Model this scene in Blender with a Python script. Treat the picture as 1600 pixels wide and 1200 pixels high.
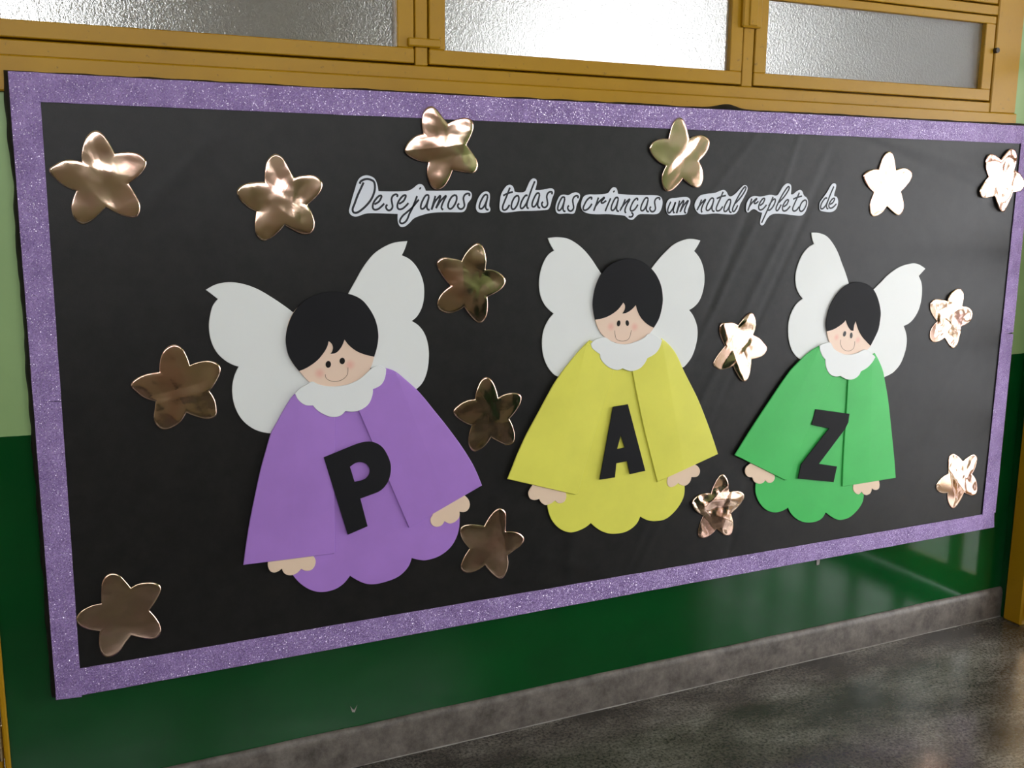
import bpy, bmesh, math, random
from mathutils import Vector, Matrix
from mathutils.geometry import tessellate_polygon
from mathutils import noise as mnoise

scene = bpy.context.scene
for o in list(bpy.data.objects):
    bpy.data.objects.remove(o, do_unlink=True)
COL = scene.collection

# ------------------------------------------------------------------ camera
FPX = 1611.56
YAW, PITCH, ROLL = 0.444113623, 0.184224078, -0.0100896632
CAM = Vector((0.0, -2.4345, 1.497))
cy, sy, cp, sp = math.cos(YAW), math.sin(YAW), math.cos(PITCH), math.sin(PITCH)
FWD = Vector((sy * cp, cy * cp, -sp))
RT0 = Vector((cy, -sy, 0))
DN0 = FWD.cross(RT0)
RT = math.cos(ROLL) * RT0 + math.sin(ROLL) * DN0
DN = -math.sin(ROLL) * RT0 + math.cos(ROLL) * DN0
cd = bpy.data.cameras.new('camera')
cam = bpy.data.objects.new('camera', cd)
COL.objects.link(cam)
cd.sensor_width = 36.0
cd.lens = 36.0 * FPX / 1600.0
cd.clip_start = 0.02
m = Matrix.Identity(4)
for i, v in enumerate((RT, -DN, -FWD)):
    for k in range(3):
        m[k][i] = v[k]
m.translation = CAM
cam.matrix_world = m
scene.camera = cam

# ------------------------------------------------------------------ world, lights, exposure
world = bpy.data.worlds.new('overcast_sky')
scene.world = world
world.use_nodes = True
bg = world.node_tree.nodes['Background']
bg.inputs[0].default_value = (0.965, 0.972, 1.0, 1)
bg.inputs[1].default_value = 9.0
scene.view_settings.view_transform = 'Standard'
scene.view_settings.look = 'None'
scene.view_settings.gamma = 1.0
scene.view_settings.use_curve_mapping = False
scene.view_settings.exposure = 0.08
scene.cycles.use_denoising = True
scene.cycles.max_bounces = 10
scene.cycles.diffuse_bounces = 6
scene.cycles.glossy_bounces = 5
scene.cycles.transmission_bounces = 6
scene.cycles.sample_clamp_indirect = 12.0

X1 = 3.125            # right side wall
YFRONT = -4.2         # wall behind the camera
XL = -3.6             # left end of the corridor
ZC = 3.0              # ceiling
YB = 3.6              # far wall of the room behind the frosted windows
GATE = (-1.95, -0.03, 0.0, 2.45)          # y0, y1, z0, z1 in the right wall
FWIN = [(-3.2, -1.3), (-1.1, 0.8), (1.0, 2.9)]   # windows high up in the wall behind the camera
FWZ = (2.10, 2.92)
BWIN = [(-1.7, 0.0), (3.05, 4.15)]        # windows of the room behind
BWZ = (1.9, 2.75)


def portal(name, loc, rot, sx, sz):
    l = bpy.data.lights.new(name, 'AREA')
    l.shape = 'RECTANGLE'
    l.size, l.size_y = sx, sz
    l.cycles.is_portal = True
    o = bpy.data.objects.new(name, l)
    o.location = loc
    o.rotation_euler = rot
    COL.objects.link(o)


H = math.pi / 2
portal('daylight_gate', (X1 + 0.13, (GATE[0] + GATE[1]) / 2, 1.22), (0, H, 0), 2.45, GATE[1] - GATE[0])
for a, b in FWIN:
    portal('daylight_front_window', ((a + b) / 2, YFRONT - 0.16, sum(FWZ) / 2), (H, 0, 0), b - a, FWZ[1] - FWZ[0])
for a, b in BWIN:
    portal('daylight_far_window', ((a + b) / 2, YB + 0.16, sum(BWZ) / 2), (-H, 0, 0), b - a, BWZ[1] - BWZ[0])


# ------------------------------------------------------------------ materials
def lin(r, g, b):
    f = lambda c: (c / 255 / 12.92) if c / 255 <= 0.04045 else ((c / 255 + 0.055) / 1.055) ** 2.4
    return (f(r), f(g), f(b), 1.0)


class NT:
    def __init__(self, name):
        self.mat = bpy.data.materials.new(name)
        self.mat.use_nodes = True
        self.t = self.mat.node_tree
        self.b = self.t.nodes['Principled BSDF']
        self.co = None

    def n(self, typ, **kw):
        nd = self.t.nodes.new(typ)
        for k, v in kw.items():
            if k.startswith('_'):
                setattr(nd, k[1:], v)
            else:
                key = int(k[1:]) if k[0] == 'i' and k[1:].isdigit() else k.replace('_', ' ')
                nd.inputs[key].default_value = v
        return nd

    def l(self, a, b):
        self.t.links.new(a, b)

    def coords(self):
        if self.co is None:
            self.co = self.n('ShaderNodeNewGeometry').outputs['Position']
        return self.co

    def noise(self, scale, detail=4, rough=0.55, stretch=None):
        nd = self.n('ShaderNodeTexNoise', Scale=scale, Detail=detail, Roughness=rough)
        src = self.coords()
        if stretch:
            mp = self.n('ShaderNodeMapping')
            mp.inputs['Scale'].default_value = stretch[:3]
            if len(stretch) > 3:
                mp.inputs['Rotation'].default_value = stretch[3]
            self.l(src, mp.inputs['Vector'])
            src = mp.outputs[0]
        self.l(src, nd.inputs['Vector'])
        return nd.outputs['Fac']

    def ramp(self, fac, stops):
        r = self.n('ShaderNodeValToRGB')
        e = r.color_ramp.elements
        while len(e) < len(stops):
            e.new(0.5)
        for el, (p, c) in zip(e, stops):
            el.position = p
            el.color = c if len(c) == 4 else (*c, 1)
        self.l(fac, r.inputs[0])
        return r.outputs[0]

    def bump(self, fac, strength, dist=0.001):
        b = self.n('ShaderNodeBump', Strength=strength, Distance=dist)
        self.l(fac, b.inputs['Height'])
        self.l(b.outputs[0], self.b.inputs['Normal'])
        return b

    def set(self, **kw):
        for k, v in kw.items():
            self.b.inputs[k.replace('_', ' ')].default_value = v
        return self

    def mixc(self, fac, a, b):
        mx = self.n('ShaderNodeMix', _data_type='RGBA')
        for s, v in ((0, fac), (6, a), (7, b)):
            if hasattr(v, 'is_linked') or hasattr(v, 'node'):
                self.l(v, mx.inputs[s])
            else:
                mx.inputs[s].default_value = v
        return mx.outputs[2]


def foam(name, rgb, rough=0.5, var=0.06, spec=0.4):
    t = NT(name)
    c = Vector(rgb[:3])
    f = t.noise(9, 5)
    t.l(t.ramp(f, [(0.3, tuple(c * (1 - var))), (0.7, tuple(c * (1 + var)))]), t.b.inputs['Base Color'])
    t.set(Roughness=rough, Specular_IOR_Level=spec)
    t.bump(t.noise(700, 2), 0.12, 0.0004)
    return t.mat


M = {}
M['wing'] = foam('white_foam', (0.80, 0.82, 0.81), 0.45, 0.01)
M['collar'] = foam('white_collar_foam', (0.82, 0.84, 0.84), 0.42, 0.01)
M['purple'] = foam('purple_foam', (0.40, 0.205, 0.63), 0.42, 0.05)
M['yellow'] = foam('yellow_foam', (0.77, 0.745, 0.11), 0.42, 0.05)
M['green'] = foam('green_foam', (0.055, 0.50, 0.105), 0.42, 0.05)
M['black'] = foam('black_foam', (0.012, 0.012, 0.014), 0.6, 0.1, 0.15)
M['hand'] = foam('beige_foam', (0.83, 0.63, 0.47), 0.5, 0.03)
M['eye'] = foam('black_paint', (0.012, 0.010, 0.010), 0.3, 0.05)
M['smile'] = foam('brown_ink', (0.16, 0.085, 0.05), 0.6, 0.05)
M['paper'] = foam('white_paper', (0.74, 0.77, 0.84), 0.55, 0.02)
M['ink'] = foam('black_ink', (0.010, 0.011, 0.018), 0.5, 0.05)


def face_mat(name, cheeks, rad):
    t = NT(name)
    skin, blush = (0.86, 0.645, 0.51, 1), (0.84, 0.42, 0.34, 1)
    out = None
    for (x, y, z) in cheeks:
        d = t.n('ShaderNodeVectorMath', _operation='DISTANCE')
        t.l(t.coords(), d.inputs[0])
        d.inputs[1].default_value = (x, y, z)
        mr = t.n('ShaderNodeMapRange', _interpolation_type='SMOOTHSTEP')
        t.l(d.outputs['Value'], mr.inputs[0])
        mr.inputs[1].default_value, mr.inputs[2].default_value = 0, rad
        mr.inputs[3].default_value, mr.inputs[4].default_value = 0.75, 0
        out = t.mixc(mr.outputs[0], out if out is not None else skin, blush)
    t.l(out, t.b.inputs['Base Color'])
    t.set(Roughness=0.38)
    t.bump(t.noise(600, 2), 0.1, 0.0004)
    return t.mat


def wall_mat():
    t = NT('enamel_wall_paint')
    sep = t.n('ShaderNodeSeparateXYZ')
    t.l(t.coords(), sep.inputs[0])
    nz = t.noise(14, 3)
    ad = t.n('ShaderNodeMath', _operation='MULTIPLY_ADD')
    t.l(nz, ad.inputs[0])
    ad.inputs[1].default_value = 0.006
    t.l(sep.outputs[2], ad.inputs[2])
    gt = t.n('ShaderNodeMath', _operation='GREATER_THAN')
    t.l(ad.outputs[0], gt.inputs[0])
    gt.inputs[1].default_value = 0.967
    v = t.noise(3, 5)
    dk = t.ramp(v, [(0.3, (0.0015, 0.046, 0.009)), (0.7, (0.002, 0.064, 0.012))])
    lt = t.ramp(v, [(0.3, (0.27, 0.42, 0.17)), (0.7, (0.31, 0.47, 0.20))])
    t.l(t.mixc(gt.outputs[0], dk, lt), t.b.inputs['Base Color'])
    mr = t.n('ShaderNodeMapRange')
    t.l(gt.outputs[0], mr.inputs[0])
    mr.inputs[3].default_value, mr.inputs[4].default_value = 0.10, 0.42
    t.set(Specular_IOR_Level=0.38)
    t.l(mr.outputs[0], t.b.inputs['Roughness'])
    t.bump(t.noise(14, 2), 0.03, 0.004)
    return t.mat


M['wall'] = wall_mat()


def plain(name, rgb, rough=0.5, metallic=0.0):
    return foam(name, rgb, rough, 0.05) if metallic == 0 else metal(name, rgb, rough)


def metal(name, rgb, rough):
    t = NT(name)
    t.set(Base_Color=(*rgb, 1), Metallic=1.0, Roughness=rough)
    t.bump(t.noise(200, 3), 0.1, 0.0005)
    return t.mat


def yellow_paint():
    t = NT('ochre_enamel')
    f = t.noise(5, 6)
    c = t.ramp(f, [(0.25, (0.36, 0.185, 0.003)), (0.75, (0.43, 0.23, 0.004))])
    g = t.ramp(t.noise(60, 4, 0.7), [(0.30, (0, 0, 0)), (0.36, (1, 1, 1))])
    t.l(t.mixc(g, (0.24, 0.125, 0.008, 1), c), t.b.inputs['Base Color'])
    t.set(Roughness=0.42, Specular_IOR_Level=0.3)
    t.bump(t.noise(45, 4), 0.15, 0.0015)
    return t.mat


M['frame'] = yellow_paint()
M['ceiling'] = foam('white_ceiling', (0.78, 0.78, 0.74), 0.8)
M['beige'] = foam('beige_plaster', (0.58, 0.53, 0.45), 0.7)
M['cream'] = foam('cream_plaster', (0.58, 0.44, 0.25), 0.7)
M['brass'] = metal('brass', (0.55, 0.42, 0.25), 0.35)
M['darkmetal'] = foam('dark_iron', (0.03, 0.02, 0.012), 0.5)
M['ground'] = foam('pale_yard_concrete', (0.47, 0.48, 0.50), 0.9, 0.15)


def floor_mat():
    t = NT('burnished_cement')
    a = t.noise(2.2, 8, 0.62, (1, 1.7, 1, (0, 0, 0.5)))
    b = t.noise(110, 4, 0.8)
    c = t.ramp(a, [(0.34, (0.028, 0.024, 0.019)), (0.5, (0.092, 0.083, 0.073)), (0.66, (0.22, 0.208, 0.19))])
    s = t.ramp(b, [(0.38, (0.30, 0.29, 0.27)), (0.60, (1.35, 1.33, 1.28))])
    mx = t.n('ShaderNodeMix', _data_type='RGBA', _blend_type='MULTIPLY')
    mx.inputs[0].default_value = 1.0
    t.l(c, mx.inputs[6])
    t.l(s, mx.inputs[7])
    t.l(mx.outputs[2], t.b.inputs['Base Color'])
    t.set(Specular_IOR_Level=0.85)
    r = t.ramp(t.noise(5, 6), [(0.3, (0.14,) * 3), (0.7, (0.28,) * 3)])
    t.l(r, t.b.inputs['Roughness'])
    t.bump(t.noise(60, 3), 0.03, 0.001)
    return t.mat


M['floor'] = floor_mat()


def skirt_mat():
    t = NT('grey_cement_skirting')
    a = t.noise(16, 10, 0.75)
    c = t.ramp(a, [(0.32, (0.045, 0.037, 0.030)), (0.68, (0.19, 0.165, 0.145))])
    t.l(c, t.b.inputs['Base Color'])
    t.set(Roughness=0.5)
    t.bump(t.noise(120, 5), 0.35, 0.0015)
    return t.mat


M['skirt'] = skirt_mat()
M['dust'] = foam('pale_dust', (0.26, 0.245, 0.225), 0.9, 0.2)


def fabric_mat():
    t = NT('black_nonwoven_fabric')
    f = t.noise(22, 8, 0.7)
    t.l(t.ramp(f, [(0.3, (0.0035, 0.0033, 0.0033)), (0.7, (0.0115, 0.0105, 0.0098))]), t.b.inputs['Base Color'])
    t.set(Roughness=0.42, Specular_IOR_Level=0.33, Sheen_Weight=0.03, Sheen_Roughness=0.4)
    t.bump(t.noise(450, 4, 0.7), 0.35, 0.0008)
    return t.mat


M['fabric'] = fabric_mat()


def glitter_mat():
    t = NT('purple_glitter_foam')
    vo = t.n('ShaderNodeTexVoronoi', Scale=560.0)
    t.l(t.coords(), vo.inputs['Vector'])
    base = t.ramp(t.noise(22, 5), [(0.3, (0.245, 0.155, 0.385)), (0.7, (0.35, 0.235, 0.52))])
    sep = t.n('ShaderNodeSeparateColor')
    t.l(vo.outputs['Color'], sep.inputs[0])
    gt = t.n('ShaderNodeMath', _operation='GREATER_THAN')
    t.l(sep.outputs[0], gt.inputs[0])
    gt.inputs[1].default_value = 0.91
    ds = t.n('ShaderNodeMath', _operation='LESS_THAN')
    t.l(vo.outputs['Distance'], ds.inputs[0])
    ds.inputs[1].default_value = 0.42
    mul = t.n('ShaderNodeMath', _operation='MULTIPLY')
    t.l(gt.outputs[0], mul.inputs[0])
    t.l(ds.outputs[0], mul.inputs[1])
    t.l(t.mixc(mul.outputs[0], base, (0.86, 0.80, 0.92, 1)), t.b.inputs['Base Color'])
    t.l(mul.outputs[0], t.b.inputs['Metallic'])
    t.set(Roughness=0.38)
    # every flake lies at its own tilt
    sub = t.n('ShaderNodeVectorMath', _operation='SUBTRACT')
    t.l(vo.outputs['Color'], sub.inputs[0])
    sub.inputs[1].default_value = (0.5, 0.5, 0.5)
    sc = t.n('ShaderNodeVectorMath', _operation='SCALE')
    t.l(sub.outputs[0], sc.inputs[0])
    sc.inputs['Scale'].default_value = 0.9
    geo = t.n('ShaderNodeNewGeometry')
    add = t.n('ShaderNodeVectorMath', _operation='ADD')
    t.l(geo.outputs['Normal'], add.inputs[0])
    t.l(sc.outputs[0], add.inputs[1])
    nm = t.n('ShaderNodeVectorMath', _operation='NORMALIZE')
    t.l(add.outputs[0], nm.inputs[0])
    t.l(nm.outputs[0], t.b.inputs['Normal'])
    return t.mat


M['glitter'] = glitter_mat()


def foil_mat():
    t = NT('rose_gold_foil')
    a = t.noise(11, 3, 0.5)
    c = t.ramp(a, [(0.28, (0.80, 0.46, 0.37)), (0.45, (0.88, 0.60, 0.48)), (0.6, (0.82, 0.62, 0.45)), (0.75, (0.88, 0.57, 0.50))])
    t.l(c, t.b.inputs['Base Color'])
    t.set(Metallic=1.0, Roughness=0.13)
    t.bump(t.noise(60, 4), 0.10, 0.001)
    return t.mat


M['foil'] = foil_mat()


def glass_mat():
    t = NT('frosted_glass')
    t.set(Base_Color=(0.93, 0.95, 0.93, 1), Roughness=0.30, IOR=1.45, Transmission_Weight=1.0)
    t.bump(t.noise(120, 3, 0.7), 0.9, 0.003)
    return t.mat


M['glass'] = glass_mat()


# ------------------------------------------------------------------ mesh helpers
def P(px, py, y):
    """photo pixel -> (x, z) on the wall-parallel plane at depth y"""
    d = RT * ((px - 800) / FPX) + DN * ((py - 600) / FPX) + FWD
    k = (y - CAM.y) / d.y
    q = CAM + d * k
    return (q.x, q.z)


def mesh_obj(name, verts, faces, mat, parent=None, origin=None, smooth=False):
    org = Vector(origin) if origin is not None else (parent.location.copy() if parent else Vector((0, 0, 0)))
    me = bpy.data.meshes.new(name)
    me.from_pydata([tuple(Vector(v) - org) for v in verts], [], faces)
    me.materials.append(mat)
    if smooth:
        me.polygons.foreach_set('use_smooth', [True] * len(me.polygons))
    me.update()
    o = bpy.data.objects.new(name, me)
    COL.objects.link(o)
    if parent:
        o.parent = parent           # parent holds only a translation (or is at the world origin)
        wp = world_of(parent)
        o.location = org - wp
    else:
        o.location = org
    return o


def world_of(o):
    v = Vector((0, 0, 0))
    while o is not None:
        v += o.location
        o = o.parent
    return v


def part(name, verts, faces, mat, parent, smooth=False):
    w = world_of(parent)
    return mesh_obj(name, verts, faces, mat, parent, origin=w, smooth=smooth)


def empty(name, loc):
    o = bpy.data.objects.new(name, None)
    o.empty_display_size = 0.05
    o.location = loc
    COL.objects.link(o)
    return o


def tag(o, label=None, cat=None, group=None, kind=None):
    for k, v in (('label', label), ('category', cat), ('group', group), ('kind', kind)):
        if v:
            o[k] = v
    return o


class MB:
    def __init__(self):
        self.v, self.f = [], []

    def add(self, v, f):
        n = len(self.v)
        self.v += v
        self.f += [tuple(i + n for i in q) for q in f]
        return self

    def box(self, x0, x1, y0, y1, z0, z1, b=0.0):
        if b <= 0:
            v = [(x, y, z) for x in (x0, x1) for y in (y0, y1) for z in (z0, z1)]
            f = [(0, 1, 3, 2), (4, 6, 7, 5), (0, 4, 5, 1), (2, 3, 7, 6), (0, 2, 6, 4), (1, 5, 7, 3)]
            return self.add(v, f)
        # chamfered box
        X, Y, Z = (x0, x1), (y0, y1), (z0, z1)
        v, idx = [], {}
        for i in (0, 1):
            for j in (0, 1):
                for k in (0, 1):
                    sx, sy_, sz = 1 - 2 * i, 1 - 2 * j, 1 - 2 * k
                    for a in range(3):
                        p = [X[i] + sx * b, Y[j] + sy_ * b, Z[k] + sz * b]
                        p[a] = (X[i], Y[j], Z[k])[a]
                        idx[(i, j, k, a)] = len(v)
                        v.append(tuple(p))
        f = []
        for a in range(3):
            o1, o2 = (a + 1) % 3, (a + 2) % 3
            for s in (0, 1):
                q = []
                for (c1, c2) in ((0, 0), (1, 0), (1, 1), (0, 1)):
                    key = [0, 0, 0]
                    key[a], key[o1], key[o2] = s, c1, c2
                    q.append(idx[(*key, a)])
                f.append(tuple(q if s else q[::-1]))
        for a in range(3):
            o1, o2 = (a + 1) % 3, (a + 2) % 3
            for c1 in (0, 1):
                for c2 in (0, 1):
                    k0, k1 = [0] * 3, [0] * 3
                    k0[o1] = k1[o1] = c1
                    k0[o2] = k1[o2] = c2
                    k1[a] = 1
                    q = [idx[(*k0, o1)], idx[(*k1, o1)], idx[(*k1, o2)], idx[(*k0, o2)]]
                    f.append(tuple(q if c1 == c2 else q[::-1]))
        for i in (0, 1):
            for j in (0, 1):
                for k in (0, 1):
                    q = [idx[(i, j, k, a)] for a in range(3)]
                    f.append(tuple(q if (i + j + k) % 2 else q[::-1]))
        return self.add(v, f)

    def cyl(self, p0, p1, r, n=12):
        p0, p1 = Vector(p0), Vector(p1)
        d = (p1 - p0).normalized()
        u = d.orthogonal().normalized()
        w = d.cross(u)
        v = []
        for p in (p0, p1):
            for i in range(n):
                a = 2 * math.pi * i / n
                v.append(tuple(p + u * (r * math.cos(a)) + w * (r * math.sin(a))))
        f = [(i, (i + 1) % n, n + (i + 1) % n, n + i) for i in range(n)]
        f += [tuple(range(n))[::-1], tuple(range(n, 2 * n))]
        return self.add(v, f)

    def obj(self, name, mat, parent=None, smooth=False):
        if parent:
            return part(name, self.v, self.f, mat, parent, smooth)
        return mesh_obj(name, self.v, self.f, mat, None, (0, 0, 0), smooth)


def area2(pts):
    return sum(pts[i][0] * pts[(i + 1) % len(pts)][1] - pts[(i + 1) % len(pts)][0] * pts[i][1] for i in range(len(pts)))


def inset(pts, b):
    """shift a counter-clockwise ring inwards by b"""
    n = len(pts)
    out = []
    for i in range(n):
        p0, p1, p2 = Vector(pts[i - 1]), Vector(pts[i]), Vector(pts[(i + 1) % n])
        a, c = (p1 - p0), (p2 - p1)
        if a.length < 1e-9 or c.length < 1e-9:
            out.append(tuple(p1))
            continue
        a.normalize()
        c.normalize()
        na, nc = Vector((-a.y, a.x)), Vector((-c.y, c.x))
        nn = na + nc
        if nn.length < 1e-4:
            nn = na
        nn.normalize()
        k = b / max(0.45, nn.dot(na))
        out.append(tuple(p1 + nn * k))
    return out


def sheet(outline, holes, yf, yb, bevel=0.0008):
    """extruded flat cut-out facing -y; outline rings in (x, z)"""
    rings = [list(outline)] + [list(h) for h in holes]
    for k, r in enumerate(rings):
        if (area2(r) > 0) != (k == 0):
            r.reverse()
    V, F = [], []
    fr = [inset(r, bevel) if bevel else r for r in rings]
    flat = [p for r in fr for p in r]
    tri = tessellate_polygon([[Vector((p[0], p[1], 0)) for p in r] for r in fr])
    N = len(flat)
    V += [(p[0], yf, p[1]) for p in flat]
    V += [(p[0], yf + bevel, p[1]) for r in rings for p in r]
    V += [(p[0], yb, p[1]) for r in rings for p in r]
    for t in tri:
        a, b, c = (flat[i] for i in t)
        s = (b[0] - a[0]) * (c[1] - a[1]) - (b[1] - a[1]) * (c[0] - a[0])
        if abs(s) < 1e-14:
            continue
        t = tuple(t) if s > 0 else tuple(reversed(t))
        F.append(t)
        F.append(tuple(2 * N + i for i in reversed(t)))
    o = 0
    for r in rings:
        n = len(r)
        for i in range(n):
            j = (i + 1) % n
            F.append((o + j, o + i, N + o + i, N + o + j))
            F.append((N + o + j, N + o + i, 2 * N + o + i, 2 * N + o + j))
        o += n
    return V, F


def parse(s):
    out = []
    for w in s.split():
        c = w.endswith('*')
        a, b = w.rstrip('*').split(',')
        out.append((float(a), float(b), c))
    return out


def smooth_ring(pts, step, closed=True):
    """Catmull-Rom through the points; points flagged as corners stay sharp"""
    n = len(pts)
    out = []
    rng = range(n) if closed else range(n - 1)
    g = lambda i: Vector(pts[i % n][:2]) if closed else Vector(pts[max(0, min(n - 1, i))][:2])
    for i in rng:
        p1, p2 = g(i), g(i + 1)
        c1, c2 = pts[i % n][2], pts[(i + 1) % n][2]
        p0 = g(i - 1) if not c1 else p1 - (p2 - p1)
        p3 = g(i + 2) if not c2 else p2 + (p2 - p1)
        if c1 and c2:
            k = 1
        else:
            k = max(1, int(round((p2 - p1).length / step)))
        L = (p2 - p1).length
        t1 = (p2 - p0)
        t2 = (p3 - p1)
        if t1.length > 1e-6:
            t1 = t1.normalized() * L
        if t2.length > 1e-6:
            t2 = t2.normalized() * L
        if c1:
            t1 = (p2 - p1) * 1.5 - t2 * 0.5
        if c2:
            t2 = (p2 - p1) * 1.5 - t1 * 0.5
        for j in range(k):
            t = j / k
            h = (2 * t**3 - 3 * t**2 + 1, t**3 - 2 * t**2 + t, -2 * t**3 + 3 * t**2, t**3 - t**2)
            q = h[0] * p1 + h[1] * t1 + h[2] * p2 + h[3] * t2
            out.append((q.x, q.y))
    if not closed:
        out.append(tuple(g(n - 1)))
    return out


def trace(s, zoom, yf, step=2.5):
    """string of points in a zoomed crop (x0, y0, scale) -> ring on plane yf"""
    x0, y0, k = zoom
    pts = [(x0 + a / k, y0 + b / k, c) for a, b, c in parse(s)]
    return [P(a, b, yf) for a, b in smooth_ring(pts, step)]


def cutout(name, s, zoom, yf, th, mat, parent, holes=(), bevel=0.0008):
    ring = trace(s, zoom, yf)
    hs = [trace(h, zoom, yf) for h in holes]
    V, F = sheet(ring, hs, yf, yf + th, bevel)
    return part(name, V, F, mat, parent)


def ribbon(pts, w, yf, th):
    """flat pen stroke along 2-D points"""
    n = len(pts)
    L, R_ = [], []
    for i in range(n):
        a, b = Vector(pts[max(0, i - 1)]), Vector(pts[min(n - 1, i + 1)])
        d = (b - a)
        d = d.normalized() if d.length > 1e-9 else Vector((1, 0))
        nn = Vector((-d.y, d.x)) * (w / 2)
        p = Vector(pts[i])
        L.append(p + nn)
        R_.append(p - nn)
    V, F = [], []
    for y in (yf, yf + th):
        for q in L:
            V.append((q.x, y, q.y))
        for q in R_:
            V.append((q.x, y, q.y))
    for i in range(n - 1):
        F.append((i, n + i, n + i + 1, i + 1))
        F.append((2 * n + i, 2 * n + i + 1, 3 * n + i + 1, 3 * n + i))
        F.append((i, i + 1, 2 * n + i + 1, 2 * n + i))
        F.append((n + i, 3 * n + i, 3 * n + i + 1, n + i + 1))
    F.append((0, 2 * n, 3 * n, n))
    F.append((n - 1, 2 * n - 1, 4 * n - 1, 3 * n - 1))
    return V, F


def ellipse(cx, cz, rx, rz, tilt=0.0, n=24):
    return [(cx + rx * math.cos(a) * math.cos(tilt) - rz * math.sin(a) * math.sin(tilt),
             cz + rx * math.cos(a) * math.sin(tilt) + rz * math.sin(a) * math.cos(tilt))
            for a in (2 * math.pi * i / n for i in range(n))]


# ------------------------------------------------------------------ the room
T = 0.15
fl = MB().box(XL, X1 + T, YFRONT - T, 0.0, -0.08, 0.0).box(XL, 6.4, 0.0, YB, -0.08, 0.0).obj('floor', M['floor'])
tag(fl, 'dark polished burnt cement floor of the corridor', kind='structure')
ce = MB().box(XL, X1 + T, YFRONT - T, T, ZC, ZC + 0.1).obj('ceiling', M['ceiling'])
tag(ce, 'white corridor ceiling', kind='structure')

WX0, WX1, WZ0, WZ1 = -0.16, 2.957, 1.70, 2.72      # window opening in the back wall
DJ = -0.099                                         # edge of the left door frame
DX0 = -1.02
b = MB()
b.box(DJ, X1 + T, 0, T, 0, WZ0)
b.box(WX1, X1 + T, 0, T, WZ0, WZ1)
b.box(DX0, X1 + T, 0, T, WZ1, ZC)
b.box(DX0, WX0, 0, T, 2.12, WZ1)
b.box(XL, DX0, 0, T, 0, ZC)
tag(b.obj('wall_back', M['wall']), 'two-tone wall, pale green over glossy dark green, behind the board', kind='structure')

b = MB()
y0, y1, z0, z1 = GATE
b.box(X1, X1 + T, y1, 0.0, 0, ZC)
b.box(X1, X1 + T, y0, y1, z1, ZC)
b.box(X1, X1 + T, YFRONT - T, y0, 0, ZC)
tag(b.obj('wall_right', M['wall']), 'two-tone green side wall around the yellow gate', kind='structure')


def pierced_wall(y_in, y_out, x0, x1, wins, wz):
    mb = MB()
    ya, yb = min(y_in, y_out), max(y_in, y_out)
    mb.box(x0, x1, ya, yb, 0, wz[0])
    mb.box(x0, x1, ya, yb, wz[1], ZC)
    c = x0
    for a, e in wins:
        mb.box(c, a, ya, yb, wz[0], wz[1])
        c = e
    mb.box(c, x1, ya, yb, wz[0], wz[1])
    return mb


tag(pierced_wall(YFRONT, YFRONT - T, XL, X1 + T, FWIN, FWZ).obj('wall_front', M['beige']),
    'beige wall with high windows opposite the board', kind='structure')
tag(MB().box(XL - T, XL, YFRONT - T, T, 0, ZC).obj('wall_left', M['beige']), 'far end wall of the corridor', kind='structure')
# the room behind the frosted windows
b = pierced_wall(YB, YB + T, XL, 6.4, BWIN, BWZ)
b.box(XL - T, XL, T, YB + T, 0, ZC).box(6.4, 6.4 + T, 0, YB + T, 0, ZC).box(X1 + T, 6.4, 0, T, 0, ZC)
tag(b.obj('wall_room', M['cream']), 'cream walls of the room behind the frosted windows', kind='structure')
tag(MB().box(XL, 6.4 + T, T, YB + T, ZC, ZC + 0.1).obj('ceiling_room', M['ceiling']), 'ceiling of the room behind the frosted windows', kind='structure')
tag(MB().box(-25, 30, -25, 25, -0.3, -0.16).obj('ground', M['ground']), 'pale concrete yard outside', kind='structure')

tag(MB().box(X1 + T, X1 + 2.4, -7.0, 3.0, 2.55, 2.67).obj('sky_shade_slab', M['ceiling']), 'unseen slab added outside the side gate to block the upper sky', kind='structure')  # added out of view: hides the high sky, weakening daylight through the gate

# skirting: uneven rounded cement strip with a dusty joint at the floor
b = MB()
nx = 90
V, F = [], []
prof = [(0.0, 0.110), (-0.004, 0.1095), (-0.0095, 0.103), (-0.0125, 0.09), (-0.0125, 0.02), (-0.0135, 0.0)]
for i in range(nx + 1):
    x = DJ + (X1 - DJ) * i / nx
    for k, (y, z) in enumerate(prof):
        w = 0.0022 * mnoise.noise(Vector((x * 6, k * 0.4, 3)))
        V.append((x, y + (0.5 * w if 0 < k < 5 else 0), z + (w if k < 3 else 0)))
n = len(prof)
for i in range(nx):
    for k in range(n - 1):
        F.append((i * n + k, i * n + k + 1, (i + 1) * n + k + 1, (i + 1) * n + k))
sk = mesh_obj('baseboard_back', V, F, M['skirt'], None, (0, 0, 0), smooth=True)
tag(sk, 'grey cement skirting under the dark green wall', kind='structure')
V, F = [], []
for i in range(nx + 1):
    x = DJ + (X1 - DJ) * i / nx
    w = 0.0012 + 0.0022 * mnoise.noise(Vector((x * 9, 7, 1)))
    V += [(x, -0.0133, 0.0025 + 0.3 * w), (x, -0.0133 - max(0.0002, w), 0.0006)]
for i in range(nx):
    F.append((2 * i, 2 * i + 1, 2 * i + 3, 2 * i + 2))
part('dust_joint', V, F, M['dust'], sk)

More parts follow.
